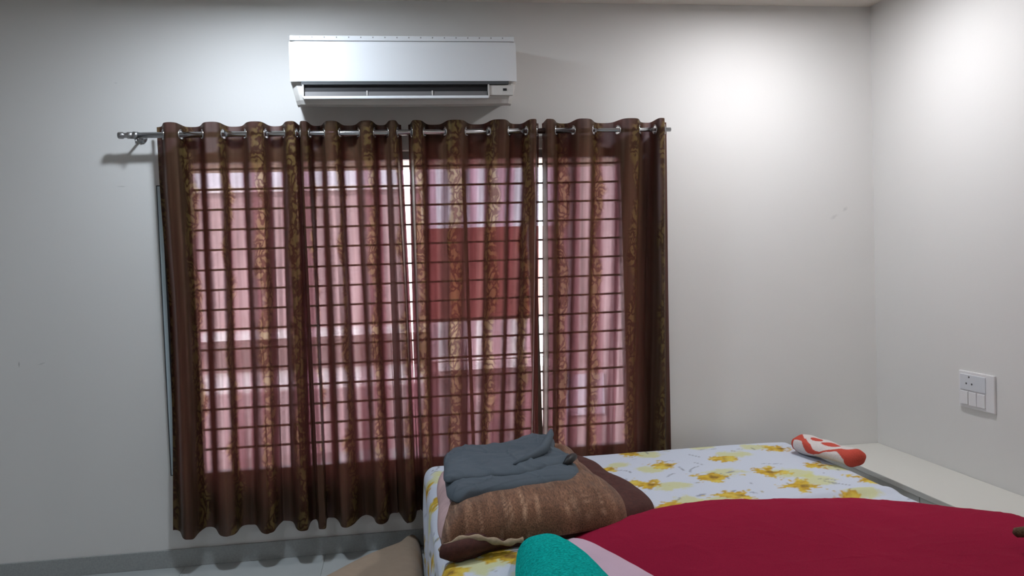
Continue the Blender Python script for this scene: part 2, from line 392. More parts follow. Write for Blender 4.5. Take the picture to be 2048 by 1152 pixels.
# ------------------------------------------------------------------ curtain rod
RY = DY-0.09; RZ = CH+0.5725
rodL = at(236, 271, RY); rodR = at(1341, 260, RY)
rod = tag(empty('curtain_rod', (rodL.x, RY, RZ)), 'chrome curtain rod on brackets carrying the four brown panels', 'curtain rod')
XJ = 0.9
tube('rod_tube', [(rodL.x+0.055, RY, RZ), (XJ, RY, RZ)], 0.0125, M_CHROME, rod, 20)
tube('inner_tube', [(XJ, RY, RZ), (rodR.x, RY, RZ)], 0.0095, M_CHROME, rod, 20)
tube('finial', [(rodL.x, RY, RZ), (rodL.x+0.004, RY, RZ), (rodL.x+0.02, RY, RZ), (rodL.x+0.024, RY, RZ), (rodL.x+0.034, RY, RZ), (rodL.x+0.038, RY, RZ), (rodL.x+0.06, RY, RZ)],
     [0.012, 0.0145, 0.0145, 0.011, 0.011, 0.0145, 0.0145], M_STEEL, rod, 20)
for bxp in (rodL.x+0.07, 0.03, rodR.x-0.05):
    bk = empty('bracket', (0, 0, 0)); bk.parent = rod; bk.matrix_parent_inverse = Matrix.Translation(-Vector(rod.location))
    tube('wall_plate', [(bxp, DY-0.006, RZ), (bxp, DY, RZ)], 0.021, M_STEEL, bk, 20)
    tube('arm', [(bxp, DY-0.006, RZ), (bxp, RY+0.02, RZ-0.003), (bxp, RY+0.011, RZ-0.012), (bxp, RY, RZ-0.017)], 0.0055, M_STEEL, bk, 12)
    tube('saddle', [(bxp-0.009, RY, RZ), (bxp+0.009, RY, RZ)], 0.0158, M_STEEL, bk, 20)
    tube('set_screw', [(bxp, RY, RZ-0.014), (bxp, RY, RZ-0.034)], 0.004, M_STEEL, bk, 10)

# ------------------------------------------------------------------ curtains
def smooth_noise(x, y, z): return noise.noise(Vector((x, y, z)))
HEM = 0.168
def curtain(top, bot, label, back=0.0, first_front=False, ybot=1070, flare=0.0, seed=0, phase=0.0):
    root = tag(empty('curtain', (0, RY, HEM)), label, 'curtain', 'brown eyelet curtain panels on the rod')
    n = len(top); A0 = 0.040
    sgn = [(1 if (i % 2 == (0 if first_front else 1)) else -1) for i in range(n)]   # 1 = front (towards the room)
    Yd0 = []
    for i in range(n):
        a = A0 if 0 < i < n-1 else A0*0.75
        Yd0.append(-a*sgn[i])
    # X of ridges at rod height and at the hem
    xt = [at(top[i], 267, RY+Yd0[i]).x for i in range(n)]
    Ab = [random.uniform(0.040, 0.056)-back for _ in range(n)]
    xb = [at(bot[i], ybot, RY-0.01-Ab[i]*sgn[i]).x for i in range(n)]
    per = 34; C = (n-1)*per+1
    uu = np.linspace(0, n-1, C)
    def shape(vals, u):
        i = np.clip(np.floor(u).astype(int), 0, n-2); t = u-i
        v = np.array(vals); s = (1-np.cos(pi*t))/2
        return v[i]*(1-s)+v[i+1]*s, i, t
    ztop = RZ+0.043
    zs = list(np.linspace(ztop, RZ-0.04, 34)) + list(np.linspace(RZ-0.04, HEM, 130))[1:]
    R = len(zs); P = np.zeros((R, C, 3))
    xi = np.interp(uu, range(n), xt); xbi = np.interp(uu, range(n), xb)
    ydt, _, _ = shape([-s*abs(y) for s, y in zip(sgn, Yd0)], uu)
    ydb, _, _ = shape([-a*s for a, s in zip(Ab, sgn)], uu)
    am = np.mean(Ab); ydb = np.tanh(1.5*ydb/am)/math.tanh(1.5)*am + back*1.2
    # squarer lobes at the top so that the cloth wraps the rod
    ydt = np.tanh(1.7*ydt/A0)/math.tanh(1.7)*A0
    for r, z in enumerate(zs):
        k = (RZ - z)/(RZ-HEM); k = max(0.0, k)
        kk = k
        bulge = sin(pi*k)
        X = xi*(1-kk)+xbi*kk
        X = X + (xi*0)
        Y = RY + ydt*(1-kk)+ydb*kk - 0.006*k + back*0.6*k
        # secondary soft folds growing downwards
        amp = min(1, k*2.5)
        for c in range(C):
            s = X[c]
            w1 = smooth_noise(uu[c]*0.9+seed*7, k*1.3, seed)*(0.016-back*0.4)
            w2 = smooth_noise(uu[c]*2.6+seed*3, k*1.0, seed+5)*(0.013-back*0.3)
            X[c] += amp*(w2*0.8 + flare*bulge*math.exp(-uu[c]*0.9))
            Y[c] -= amp*(w1+w2)
        P[r, :, 0] = X; P[r, :, 1] = np.minimum(Y, DY-0.012); P[r, :, 2] = z
    # header leans and scallops slightly, hem drops in the front folds
    front = np.clip(-ydt/A0, -1, 1)
    for r, z in enumerate(zs):
        if z > RZ: P[r, :, 2] += (z-RZ)/0.043*0.004*front
        k = max(0, (RZ-z)/(RZ-HEM)); P[r, :, 2] += 0.010*k**8*np.clip(ydb/am, -1, 1)
    me = grid_mesh('cloth', P)
    arc = np.concatenate([[0], np.cumsum(np.hypot(np.diff(P[60, :, 0]), np.diff(P[60, :, 1])))]) + phase
    uvl = me.uv_layers.new(name='UVMap')
    vi = np.zeros(len(me.loops), dtype=np.int32); me.loops.foreach_get('vertex_index', vi)
    uvs = np.stack([arc[vi % C], np.array(zs)[vi // C]], -1).astype(np.float32)
    uvl.data.foreach_set('uv', uvs.ravel())
    # eyelet holes and rings
    rings = []
    for i in range(n-1):
        c = i*per + per//2
        p = Vector((np.interp(i+0.5, uu, P[20, :, 0]), RY, RZ))
        tx = P[20, c+2, 0]-P[20, c-2, 0]; ty = P[20, c+2, 1]-P[20, c-2, 1]
        if abs(xt[i+1]-xt[i]) < 0.012 : continue
        rings.append((Vector((P[20, c, 0], P[20, c, 1], RZ)), Vector((-ty, tx, 0)).normalized(), c))
    bm = bmesh.new(); bm.from_mesh(me)
    dele = []
    for f in bm.faces:
        cc = f.calc_center_median()
        if abs(cc.z-RZ) > 0.03: continue
        for (p, nn, c) in rings:
            d = cc-p
            if d.length < 0.0185: dele.append(f); break
    bmesh.ops.delete(bm, geom=dele, context='FACES')
    bm.to_mesh(me); bm.free()
    cl = link('cloth', me, M_CURT, root, True)
    ringme = None
    for (p, nn, c) in rings:
        if ringme is None:
            bm = bmesh.new()
            pts = []
            nR, nr = 28, 8
            vv = [[bm.verts.new(((0.0200+0.0030*cos(2*pi*b/nr))*cos(2*pi*a/nR), (0.0200+0.0030*cos(2*pi*b/nr))*sin(2*pi*a/nR), 0.0030*sin(2*pi*b/nr))) for b in range(nr)] for a in range(nR)]
            for a in range(nR):
                for b in range(nr): bm.faces.new((vv[a][b], vv[(a+1) % nR][b], vv[(a+1) % nR][(b+1) % nr], vv[a][(b+1) % nr]))
            o = frombm('eyelet', bm, M_CHROME, root, True); ringme = o.data
        else:
            o = link('eyelet', ringme, None, root)
        o.matrix_parent_inverse = Matrix.Translation(-Vector(root.location))
        o.rotation_euler = nn.to_track_quat('Z', 'Y').to_euler(); o.location = p
    return root
curtain([313, 340, 383, 425, 468, 512, 552, 584, 604], [346, 379, 415, 453, 502, 538, 573, 609, 634],
        'far left curtain panel, brown and sheer mauve, beside the bare rod end', flare=0.017, seed=1, phase=0.02)
curtain([595, 606, 633, 662, 698, 735, 763, 787, 803], [631, 642, 664, 694, 735, 765, 795, 818, 843],
        'second curtain panel from the left, under the air conditioner', seed=2, phase=0.08)
curtain([817, 830, 868, 911, 955, 1000, 1036, 1069, 1078], [838, 856, 880, 915, 950, 985, 1018, 1052, 1082],
        'third curtain panel, its lower end behind the grey folded shirt', back=0.016, seed=3, phase=0.13)
curtain([1085, 1096, 1128, 1166, 1208, 1264, 1296, 1324, 1334], [1090, 1102, 1128, 1158, 1200, 1252, 1288, 1325, 1352],
        'far right curtain panel with dark outer edge, behind the floral bed', back=0.016, seed=4, phase=0.04)

# ------------------------------------------------------------------ air conditioner
ACX0, ACX1 = -0.392, 0.562
ACF = DY-0.215
ac = tag(empty('air_conditioner', ((ACX0+ACX1)/2, DY, CH+0.67)), 'white split air conditioner on the wall above the curtains', 'air conditioner')
Zt = CH+0.948; Zp = CH+0.772; Zb = CH+0.676
def ac_body():
    # side profile (y from wall, z), swept along x with rounded, narrowing ends
    prof = [(0.0, Zt-0.02), (0.03, Zt+0.004), (0.11, Zt+0.010), (0.17, Zt+0.006), (0.198, Zt-0.004), (0.206, Zt-0.03), (0.208, Zp+0.05), (0.206, Zp), (0.202, Zp-0.006),
            (0.196, Zp-0.012), (0.193, Zp-0.055), (0.188, Zb+0.020), (0.178, Zb+0.004), (0.15, Zb), (0.10, Zb+0.012), (0.05, Zb+0.030), (0.0, Zb+0.045)]
    n = 44; rows = []
    for i in range(n+1):
        t = i/n; e = min(t, 1-t)*(ACX1-ACX0)
        x = ACX0+(ACX1-ACX0)*t
        k = max(0, 1-e/0.03); row = []
        for (y, z) in prof:
            low = max(0, (Zp - z)/(Zp-Zb)); low = min(1, low)
            sh = (0.022*low)*(1 if t < 0.5 else -1)*max(0, 1-e/0.12)
            chin = -0.004*sin(pi*t)*low
            yy = y*(1-0.10*k*k)
            zz = Zb + (z-Zb)*(1-0.012*k*k) + chin
            row.append((x+sh, DY-yy, zz))
        rows.append(row)
    me = grid_mesh('casing', np.array(rows), close_v=True)
    bm = bmesh.new(); bm.from_mesh(me)
    bm.verts.ensure_lookup_table(); m_ = len(prof)
    bm.faces.new([bm.verts[k] for k in range(m_)]); bm.faces.new([bm.verts[n*m_+k] for k in range(m_)])
    return frombm('casing', bm, M_ACG, ac, False, 0)
ac_body()
# front panel (white, slightly crowned)
pw = []
for i in range(33):
    t = i/32; x = ACX0+0.001+(ACX1-ACX0-0.002)*t; e = min(t, 1-t)*(ACX1-ACX0); k = max(0, 1-e/0.02)
    row = []
    for j in range(13):
        s = j/12; z = (Zp-0.004)+(Zt-0.014-(Zp-0.004))*s
        y = 0.2145+0.003*sin(pi*s)-0.008*k*k - 0.006*max(0, (s-0.85)/0.15)**2
        row.append((x, DY-y, z))
    pw.append(row)
pw = np.array(pw); back = pw.copy(); back[:, :, 1] = DY-0.200
ring = np.concatenate([pw, back[:, ::-1]], axis=1)
me = grid_mesh('front_panel', ring, close_v=True); bm = bmesh.new(); bm.from_mesh(me); bm.verts.ensure_lookup_table()
mm = ring.shape[1]; bm.faces.new([bm.verts[k] for k in range(mm)]); bm.faces.new([bm.verts[32*mm+k] for k in range(mm)])
fp = frombm('front_panel', bm, M_ACW, ac, False)
me = fp.data; me.polygons.foreach_set('use_smooth', [True]*len(me.polygons)); 
m_ = fp.modifiers.new('es', 'EDGE_SPLIT'); m_.split_angle = 0.6
# top intake grille with small vent ribs
tgr = box('intake_grille', ACX0+0.006, ACX1-0.006, DY-0.208, DY-0.03, Zt-0.010, Zt+0.0105, M_ACW, ac, bevel=0.002)
for k in range(18):
    x = ACX0+0.045+k*0.05
    box('vent_slot', x, x+0.004, DY-0.2084, DY-0.18, Zt+0.001, Zt+0.0065, M_ACG2, tgr)
# dark gap strip, black slab for the outlet recess, vanes, lip, sensor
box('gap_strip', ACX0+0.045, ACX1-0.038, DY-0.2125, DY-0.196, Zp-0.017, Zp-0.004, M_ACSTRIP, ac)
OX0, OX1 = ACX0+0.055, ACX1-0.128
OZ0, OZ1 = CH+0.719, CH+0.752
# outlet: flat black slab on the casing's slanting face, painted as a shaded recess
bm = bmesh.new()
bx(bm, OX0, OX1, DY-0.199, DY-0.190, OZ0-0.012, OZ1+0.002)
frombm('outlet', bm, M_BLACK, ac)
ob = bmesh.new()
vs = [ob.verts.new(v) for v in ((OX0+0.004, DY-0.2115, OZ0-0.012), (OX1-0.004, DY-0.2115, OZ0-0.012), (OX1-0.004, DY-0.2035, OZ0+0.008), (OX0+0.004, DY-0.2035, OZ0+0.008),
                                (OX0+0.004, DY-0.2095, OZ0-0.015), (OX1-0.004, DY-0.2095, OZ0-0.015), (OX1-0.004, DY-0.2005, OZ0+0.005), (OX0+0.004, DY-0.2005, OZ0+0.005))]
for q in ((0, 1, 2, 3), (4, 7, 6, 5), (0, 4, 5, 1), (2, 6, 7, 3), (0, 3, 7, 4), (1, 5, 6, 2)): ob.faces.new([vs[i] for i in q])
frombm('louvre', ob, M_VANE, ac)
bm = bmesh.new(); bx(bm, OX0-0.003, OX1+0.002, DY-0.216, DY-0.196, OZ0-0.024, OZ0-0.012)
frombm('outlet_lip', bm, M_ACW, ac, bevel=0.003)
for x in (OX0+(OX1-OX0)*0.335, OX0+(OX1-OX0)*0.69):
    box('vane_clip', x-0.0025, x+0.0025, DY-0.212, DY-0.199, OZ0-0.01, OZ0+0.010, M_ACG, ac)
box('outlet_end', OX1, OX1+0.006, DY-0.212, DY-0.19, OZ0-0.018, OZ1+0.006, M_ACG, ac)
box('outlet_end', OX0-0.006, OX0, DY-0.212, DY-0.19, OZ0-0.018, OZ1+0.006, M_ACG, ac)
disp = box('display_panel', OX1+0.006, ACX1-0.018, DY-0.2065, DY-0.19, OZ0-0.010, OZ1+0.001, M_ACG, ac, bevel=0.002)
box('sensor', ACX1-0.062, ACX1-0.046, DY-0.2085, DY-0.206, OZ1-0.024, OZ1-0.014, M_BLACK, disp)

# ------------------------------------------------------------------ switch plate on the right wall
sw = tag(empty('switch_plate', (XR, 2.953, CH-0.61)), 'white electrical switch and socket plate on the right wall above the ledge', 'switch')
SY0, SY1, SZ0, SZ1 = 2.852, 3.054, CH-0.684, CH-0.531
box('plate', XR-0.010, XR, SY0, SY1, SZ0, SZ1, M_PLATE, sw, bevel=0.003)
s1 = box('socket_module', XR-0.014, XR-0.009, SY0+0.045, SY1-0.012, SZ0+0.075, SZ1-0.012, M_PLATE2, sw, bevel=0.002)
for (dy, dz) in ((0.0, 0.02), (-0.016, -0.008), (0.016, -0.008)):
    yc = (SY0+SY1)/2+0.035+dy; zc = SZ1-0.042+dz
    tube('pin_hole', [(XR-0.0148, yc, zc), (XR-0.0138, yc, zc)], 0.0042, M_ACSTRIP, s1, 10)
for k in range(3):
    y0 = SY0+0.045+k*0.048
    box('rocker', XR-0.016, XR-0.009, y0+0.002, y0+0.046, SZ0+0.014, SZ0+0.07, M_PLATE, sw, bevel=0.002)

# ------------------------------------------------------------------ ledge along the right wall
LZ = CH-0.974; LX = 2.04
ld = tag(empty('storage_ledge', (XR, 2.0, 0)), 'low cream ledge along the right wall beside the bed', 'ledge')
box('ledge_top', LX-0.012, XR-0.002, 0.2, DY-0.002, LZ-0.025, LZ, M_CREAM, ld, bevel=0.003)
for (y0, y1) in ((2.892, DY-0.002), (2.10, 2.888), (1.31, 2.096), (0.2, 1.306)):
    box('front_panel', LX, LX+0.018, y0, y1, 0.0, LZ-0.026, M_CREAM, ld, bevel=0.0015)

# ------------------------------------------------------------------ bed
BX0, BX1, BY0, BY1 = 0.100, 1.84, 1.42, 3.535
BZ = CH-0.898
M_WOOD = mat('bed_wood', (0.16, 0.08, 0.04), 0.5, var=(12, 0.2))
bed = tag(empty('bed', ((BX0+BX1)/2, (BY0+BY1)/2, 0)), 'wide low bed beneath the yellow floral sheet', 'bed')
box('bed_base', BX0+0.04, BX1-0.04, BY0+0.04, BY1-0.04, 0.05, 0.17, M_WOOD, bed, bevel=0.004)
box('mattress', BX0+0.018, BX1-0.018, BY0+0.018, BY1-0.018, 0.17, BZ-0.012, mat('mattress_ticking', (0.6, 0.6, 0.62), 0.9), bed, bevel=0.03)
for (x, y) in ((BX0+0.08, BY0+0.08), (BX1-0.08, BY0+0.08), (BX0+0.08, BY1-0.08), (BX1-0.08, BY1-0.08)):
    box('leg', x-0.03, x+0.03, y-0.03, y+0.03, 0.0, 0.05, M_WOOD, bed)

def paint_floral(A, B):
    """A, B cloth coordinates (same shape) -> colours, white cotton with yellow flowers"""
    sh = A.shape; a = A.ravel(); b = B.ravel()
    col = np.tile(np.array([0.60, 0.645, 0.735]), (len(a), 1))
    nz = np.array([noise.noise(Vector((x*60, y*60, 0))) for x, y in zip(a, b)])
    nz2 = np.array([noise.noise(Vector((x*16, y*16, 3))) for x, y in zip(a, b)])
    def lay(maskv, c):
        m = np.clip(maskv, 0, 1)[:, None]; col[:] = col*(1-m)+np.array(c)*m
    flowers = [(1218, 938, .7), (1259, 908, .9), (1330, 931, 1.0), (1369, 893, .8), (1446, 918, 1.0), (1554, 898, 1.0), (1294, 970, 1.05), (1420, 956, 1.1), (1533, 946, 1.1),
               (1341, 1014, 1.0), (1470, 992, 1.05), (1600, 972, 1.15), (1634, 932, .9), (1735, 958, 1.0), (1478, 881, .6), (1440, 1020, .8)]
    pos = []
    for (px, py, s) in flowers:
        p = atz(px, py, BZ); pos.append((p.x, p.y, s))
    pos += [(-0.02, 2.72, .7), (-0.10, 2.50, 1.0), (0.30, 2.38, 1.3), (0.12, 2.30, 0.9), (0.43, 2.25, 1.0), (-0.06, 2.18, 1.1), (0.20, 2.06, 1.0), (-0.15, 3.05, .8), (-0.12, 1.85, 1.0)]
    tries = 0
    base = list(pos)
    while tries < 4000 and len(pos) < 120:
        tries += 1
        x = random.uniform(BX0-0.3, BX1+0.3); y = random.uniform(BY0-0.3, BY1+0.2)
        vis = (x > 0.78 and y > 2.62)
        if vis: continue
        if all(hypot(x-q[0], y-q[1]) > 0.20 for q in pos): pos.append((x, y, random.uniform(.8, 1.1)))
    # pale green-yellow washes first
    for (x, y, s) in pos:
        an = random.uniform(-0.6, 0.6); x2 = x + 0.085*cos(an)*s*random.choice((1, 1, -1)); y2 = y-0.05*random.choice((1, 1, -1))
        sel = np.hypot(a-x2, b-y2) < 0.12
        d = np.hypot((a[sel]-x2)/1.25, b[sel]-y2)/(0.058*s) + 0.55*nz2[sel] + 0.35*nz[sel]
        m = np.zeros(len(a)); m[sel] = np.clip((1.05-d)*2.2, 0, 0.72); lay(m, (0.60, 0.60, 0.22))
    # twigs
    for k in range(90):
        x = random.uniform(BX0-0.3, BX1+0.2); y = random.uniform(BY0-0.2, BY1+0.1); an = random.uniform(0, 2*pi)
        L = random.uniform(0.04, 0.11); m = np.zeros(len(a))
        pts = []
        for q in range(6): pts.append((x, y)); an += random.uniform(-.45, .45); x += cos(an)*L/5; y += sin(an)*L/5
        sel = np.where(np.hypot(a-pts[2][0], b-pts[2][1]) < 0.14)[0]
        if len(sel) == 0: continue
        dm = np.full(len(sel), 9.0)
        for (p, q) in zip(pts, pts[1:]):
            vx, vy = q[0]-p[0], q[1]-p[1]; t = np.clip(((a[sel]-p[0])*vx+(b[sel]-p[1])*vy)/(vx*vx+vy*vy), 0, 1)
            dm = np.minimum(dm, np.hypot(a[sel]-p[0]-t*vx, b[sel]-p[1]-t*vy))
        m[sel] = np.clip((0.0048-dm)/0.003, 0, 1)*0.7; lay(m, (0.14, 0.15, 0.19))
    # small leaves and specks
    for k in range(230):
        x = random.uniform(BX0-0.3, BX1+0.2); y = random.uniform(BY0-0.2, BY1+0.1); an = random.uniform(0, pi); r = random.choice((.007, .009, .018, .011))
        sel = np.hypot(a-x, b-y) < 0.05; da = (a[sel]-x)*cos(an)+(b[sel]-y)*sin(an); db = -(a[sel]-x)*sin(an)+(b[sel]-y)*cos(an)
        m = np.zeros(len(a)); m[sel] = np.clip((1-np.hypot(da/(r*1.6), db/(r*.6)))*3, 0, 1)*0.8; lay(m, random.choice(((0.20, 0.21, 0.16), (0.24, 0.25, 0.32), (0.34, 0.30, 0.10))))
    # the flowers
    for (x, y, s) in pos:
        R = 0.066*s; ph = random.uniform(0, pi); sel = np.hypot(a-x, b-y) < 0.14; da = a[sel]-x; db = b[sel]-y
        th = np.arctan2(db, da); d = np.hypot(da, db)
        rad = R*(0.66+0.30*np.abs(np.cos(2.5*th+ph))) * (1+0.8*nz2[sel]+0.55*nz[sel])
        m = np.zeros(len(a)); m[sel] = np.clip((rad-d)/0.008+0.3*nz[sel], 0, 1); lay(m, (0.62, 0.42, 0.045))
        m2 = np.zeros(len(a)); m2[sel] = m[sel]*np.clip(0.25+1.6*nz[sel]+0.5*np.cos(5*th+ph), 0, 0.75); lay(m2, (0.42, 0.235, 0.02))
        m3 = np.zeros(len(a)); m3[sel] = np.clip((R*0.30-np.hypot(da-R*.2, db+R*.1))/0.012+0.5*nz[sel], 0, 0.75); lay(m3, (0.16, 0.075, 0.025))
        m4 = np.zeros(len(a)); m4[sel] = m[sel]*np.clip(-0.1+1.5*nz2[sel], 0, .8); lay(m4, (0.70, 0.58, 0.12))
    return col

def drape_sheet():
    drop = 0.36; st = 0.0088
    ax = np.arange(BX0-drop, BX1+0.30, st); by = np.arange(BY0-0.30, BY1+0.20, st)
    A, B = np.meshgrid(ax, by)
    rx0, rx1, ry0, ry1 = BX0+0.05, BX1-0.07, BY0+0.05, BY1-0.05
    cx_ = np.clip(A, rx0, rx1); cy_ = np.clip(B, ry0, ry1)
    dx, dy = A-cx_, B-cy_; d = np.hypot(dx, dy); dd = np.maximum(d, 1e-9)
    r = 0.05; q = np.minimum(d/r, pi/2)
    hor = r*np.sin(q) + np.maximum(d-r*pi/2, 0)*0.03; ver = r*(1-np.cos(q)) + np.maximum(d-r*pi/2, 0)
    X = cx_+dx/dd*hor; Y = cy_+dy/dd*hor; Z = BZ-ver
    N1 = np.array([[noise.noise(Vector((a*2.2, b*2.2, 1))) + 0.5*noise.noise(Vector((a*6+b*2, b*5, 4))) for a in ax] for b in by])
    Z = Z + N1*0.006*(ver < 0.03)
    side = np.clip((ver-0.04)/0.12, 0, 1)
    W = np.array([[noise.noise(Vector(((a-b)*7 if True else 0, (a+b)*1.0, 9))) for a in ax] for b in by])
    X += dx/dd*side*W*0.022; Y += dy/dd*side*W*0.022
    # one soft ridge of loose cloth on the right-hand side
    rid = np.exp(-((B-2.66-0.12*(A-1.5))/0.035)**2)*np.clip((A-1.1)*3, 0, 1)*np.clip((1.9-A)*4, 0, 1)
    Z += rid*0.022
    rid2 = np.exp(-((B-3.03-0.03*(A-1.2))/0.012)**2)*np.clip((A-1.0)*4, 0, 1)*np.clip((1.45-A)*6, 0, 1); Z += rid2*0.005
    Z = np.maximum(Z, 0.012)
    X = np.minimum(X, LX-0.03); Y = np.minimum(Y, DY-0.02)
    P = np.stack([X, Y, Z], -1)
    me = grid_mesh('bed_sheet', P); set_col(me, paint_floral(A, B))
    o = link('bed_sheet', me, vmat('printed_cotton', 0.8, (600, 0.03), (180, 0.15, 0.002)), None, True)
    so = o.modifiers.new('thick', 'SOLIDIFY'); so.thickness = 0.002; so.offset = 1
    return tag(o, 'white cotton sheet printed with yellow flowers, spread over the bed', 'bed sheet')
drape_sheet()

# ------------------------------------------------------------------ soft heaps: closed cushions of folded cloth
def catmull(pts, per=14):
    out = []; n = len(pts)
    for i in range(n):
        p0, p1, p2, p3 = [np.array(pts[(i+k-1) % n], float) for k in range(4)]
        for j in range(per):
            t = j/per
            out.append(0.5*((2*p1)+(-p0+p2)*t+(2*p0-5*p1+4*p2-p3)*t*t+(-p0+3*p1-3*p2+p3)*t**3))
    return np.array(out)
def heap(name, pts, z0, H, material, parent=None, edge=7.0, root=2.0, zf=None, wr=(6, 0.004), inset=0.03, rdg=0.0, per=14, colf=None, zbase=None, center=None, nr=46, layers=0):
    O = catmull(pts, per); c = O.mean(0) if center is None else np.array(center)
    tt = np.linspace(0, 1, nr); s = 1-(1-tt)**1.8
    rings = []; n = len(O)
    for r in s[1:]:
        h = max(0.0, 1-r**edge)**(1/root)
        if r >= 0.9999: h = 0
        ring = []
        for q in O:
            x, y = c+(q-c)*(r if h > 0 else 1.0)
            zz = z0 + (zbase(x, y) if zbase else 0)
            hh = H*(zf(x, y) if zf else 1)
            w_ = noise.noise(Vector((x*wr[0], y*wr[0], H*50)))*wr[1] + noise.noise(Vector((x*wr[0]*2.7, y*wr[0]*2.2, 7)))*wr[1]*0.45
            if rdg:
                for (fx, fy, se) in ((5.0, 11.0, 3.1), (9.0, 4.0, 8.2)):
                    v_ = abs(noise.noise(Vector((x*fx+y*2, y*fy-x*3, se))))
                    w_ += rdg*max(0.0, 1-v_/0.10)**1.5
            ring.append((x, y, zz + hh*h + w_*min(1, h*1.5)))
        rings.append(ring)
    # belly: the side bulges outwards then tucks under
    low = []
    for q in O:
        x, y = c+(q-c)*(1-inset); low.append((x, y, z0 + (zbase(x, y) if zbase else 0) - 0.0))
    rings.append(low)
    P = np.array(rings)
    verts = P.reshape(-1, 3).tolist(); R = len(rings)
    zc = z0 + (zbase(*c) if zbase else 0)
    verts.append((c[0], c[1], zc + H*(zf(*c) if zf else 1))); ci = len(verts)-1
    verts.append((c[0], c[1], zc)); cb = len(verts)-1
    faces = []
    for i in range(R-1):
        for k in range(n):
            k2 = (k+1) % n; faces.append((i*n+k, i*n+k2, (i+1)*n+k2, (i+1)*n+k))
    for k in range(n):
        faces.append((ci, (k+1) % n, k)); faces.append((cb, (R-1)*n+k, (R-1)*n+(k+1) % n))
    me = bpy.data.meshes.new(name); me.from_pydata(verts, [], faces); me.update()
    bm = bmesh.new(); bm.from_mesh(me); bmesh.ops.recalc_face_normals(bm, faces=bm.faces); bm.to_mesh(me); bm.free()
    if colf is not None:
        set_col(me, np.array([colf(*v.co) for v in me.vertices]))
    return link(name, me, material, parent, True)

def sstep(a, b, x):
    t = min(1, max(0, (x-a)/(b-a))); return t*t*(3-2*t)

# brown blanket, folded
M_BR = vmat('brown_woven_blanket', 0.95, (260, 0.45), (300, 0.6, 0.003), sheen=0.15, weave=(1.0, 0.10, 1.0))
M_BRD = mat('maroon_blanket_reverse', (0.065, 0.018, 0.013), 0.95, var=(80, 0.3), bump=(300, 0.4, 0.002))
M_PIPE = mat('beige_piping', (0.36, 0.27, 0.18), 0.9, var=(120, 0.2), bump=(200, 0.4, 0.002))
M_PINKB = mat('pale_pink_lining', (0.55, 0.38, 0.38), 0.9, var=(9, 0.3))
def brown(x, y, z):
    k = noise.noise(Vector((x*42, y*3.0, 0)))*0.5 + 0.35*noise.noise(Vector((x*9, y*8, 2)))
    st_ = max(0, noise.noise(Vector((x*85, y*5, 6)))-0.22)*1.6
    c = np.array([0.165, 0.080, 0.045])*(1+0.65*k)
    return np.clip(c + st_*np.array([0.28, 0.19, 0.13]), 0.01, 1)
bl = tag(empty('folded_blanket', (0.42, 2.9, BZ)), 'thick folded brown blanket with beige piping on the floral sheet', 'blanket')
PB = BZ+0.004
heap('lining', [(0.13, 2.52), (0.13, 2.9), (0.16, 3.2), (0.35, 3.3), (0.5, 3.2), (0.5, 2.7), (0.35, 2.52)], PB, 0.085, M_PINKB, bl, wr=(9, 0.01))
heap('reverse_layer', [(0.13, 2.40), (0.14, 2.9), (0.25, 3.36), (0.74, 3.38), (0.83, 3.05), (0.88, 2.72), (0.78, 2.55), (0.5, 2.46), (0.28, 2.42), (0.2, 2.37)], PB, 0.07, M_BRD, bl, edge=9, wr=(7, 0.008))
heap('top_layer', [(0.118, 2.42), (0.135, 2.62), (0.20, 2.98), (0.22, 3.34), (0.46, 3.40), (0.71, 3.36), (0.725, 3.1), (0.735, 2.85), (0.755, 2.62), (0.70, 2.50), (0.5, 2.44), (0.33, 2.43), (0.2, 2.41)], PB+0.022, 0.105, M_BR, bl,
     edge=6, root=1.8, wr=(6, 0.012), colf=brown)
pp = []
for k in range(30):
    t = k/29; x = 0.105+0.26*t; y = 2.365+0.045*t + 0.012*sin(t*8); z = PB+0.052 - 0.028*(t**1.2) + 0.028*sin(pi*min(1, t*1.3)) - 0.02*(1-t)
    pp.append((x, y, z))
tube('piping', pp, [0.009+0.003*sin(k*1.1) for k in range(30)], M_PIPE, bl, 10)
# turned-back front corner, dark inside
bm = bmesh.new()
tube_bm(bm, [(0.110, 2.372, PB+0.03), (0.135, 2.362, PB+0.028), (0.18, 2.37, PB+0.033), (0.24, 2.39, PB+0.035), (0.30, 2.41, PB+0.028)], [0.020, 0.027, 0.027, 0.022, 0.010], 16)
frombm('turned_corner', bm, M_BRD, bl, True)

# grey folded shirt on the blanket
M_GR = vmat('grey_cotton', 0.9, (500, 0.07), (420, 0.25, 0.001), weave=(1.0, 1.0, 1.0))
def greyc(x, y, z):
    k = noise.noise(Vector((x*7, y*7, 0)))
    return np.array([0.088, 0.108, 0.128])*(1+0.10*k)
sh_ = tag(empty('folded_shirt', (0.38, 2.85, PB+0.12)), 'dark grey folded shirt lying on the brown blanket', 'shirt')
GZ = PB+0.116
heap('lower_fold', [(0.155, 2.62), (0.150, 2.72), (0.17, 3.0), (0.25, 3.12), (0.5, 3.12), (0.62, 2.98), (0.64, 2.80), (0.585, 2.68), (0.5, 2.66), (0.38, 2.62), (0.25, 2.60), (0.185, 2.57)], GZ-0.006, 0.035, M_GR, sh_, edge=10, wr=(8, 0.008), colf=greyc, rdg=0.004)
def upz(x, y): return 0.75 + 0.5*sstep(0.35, 0.6, x)*sstep(2.85, 3.15, y)
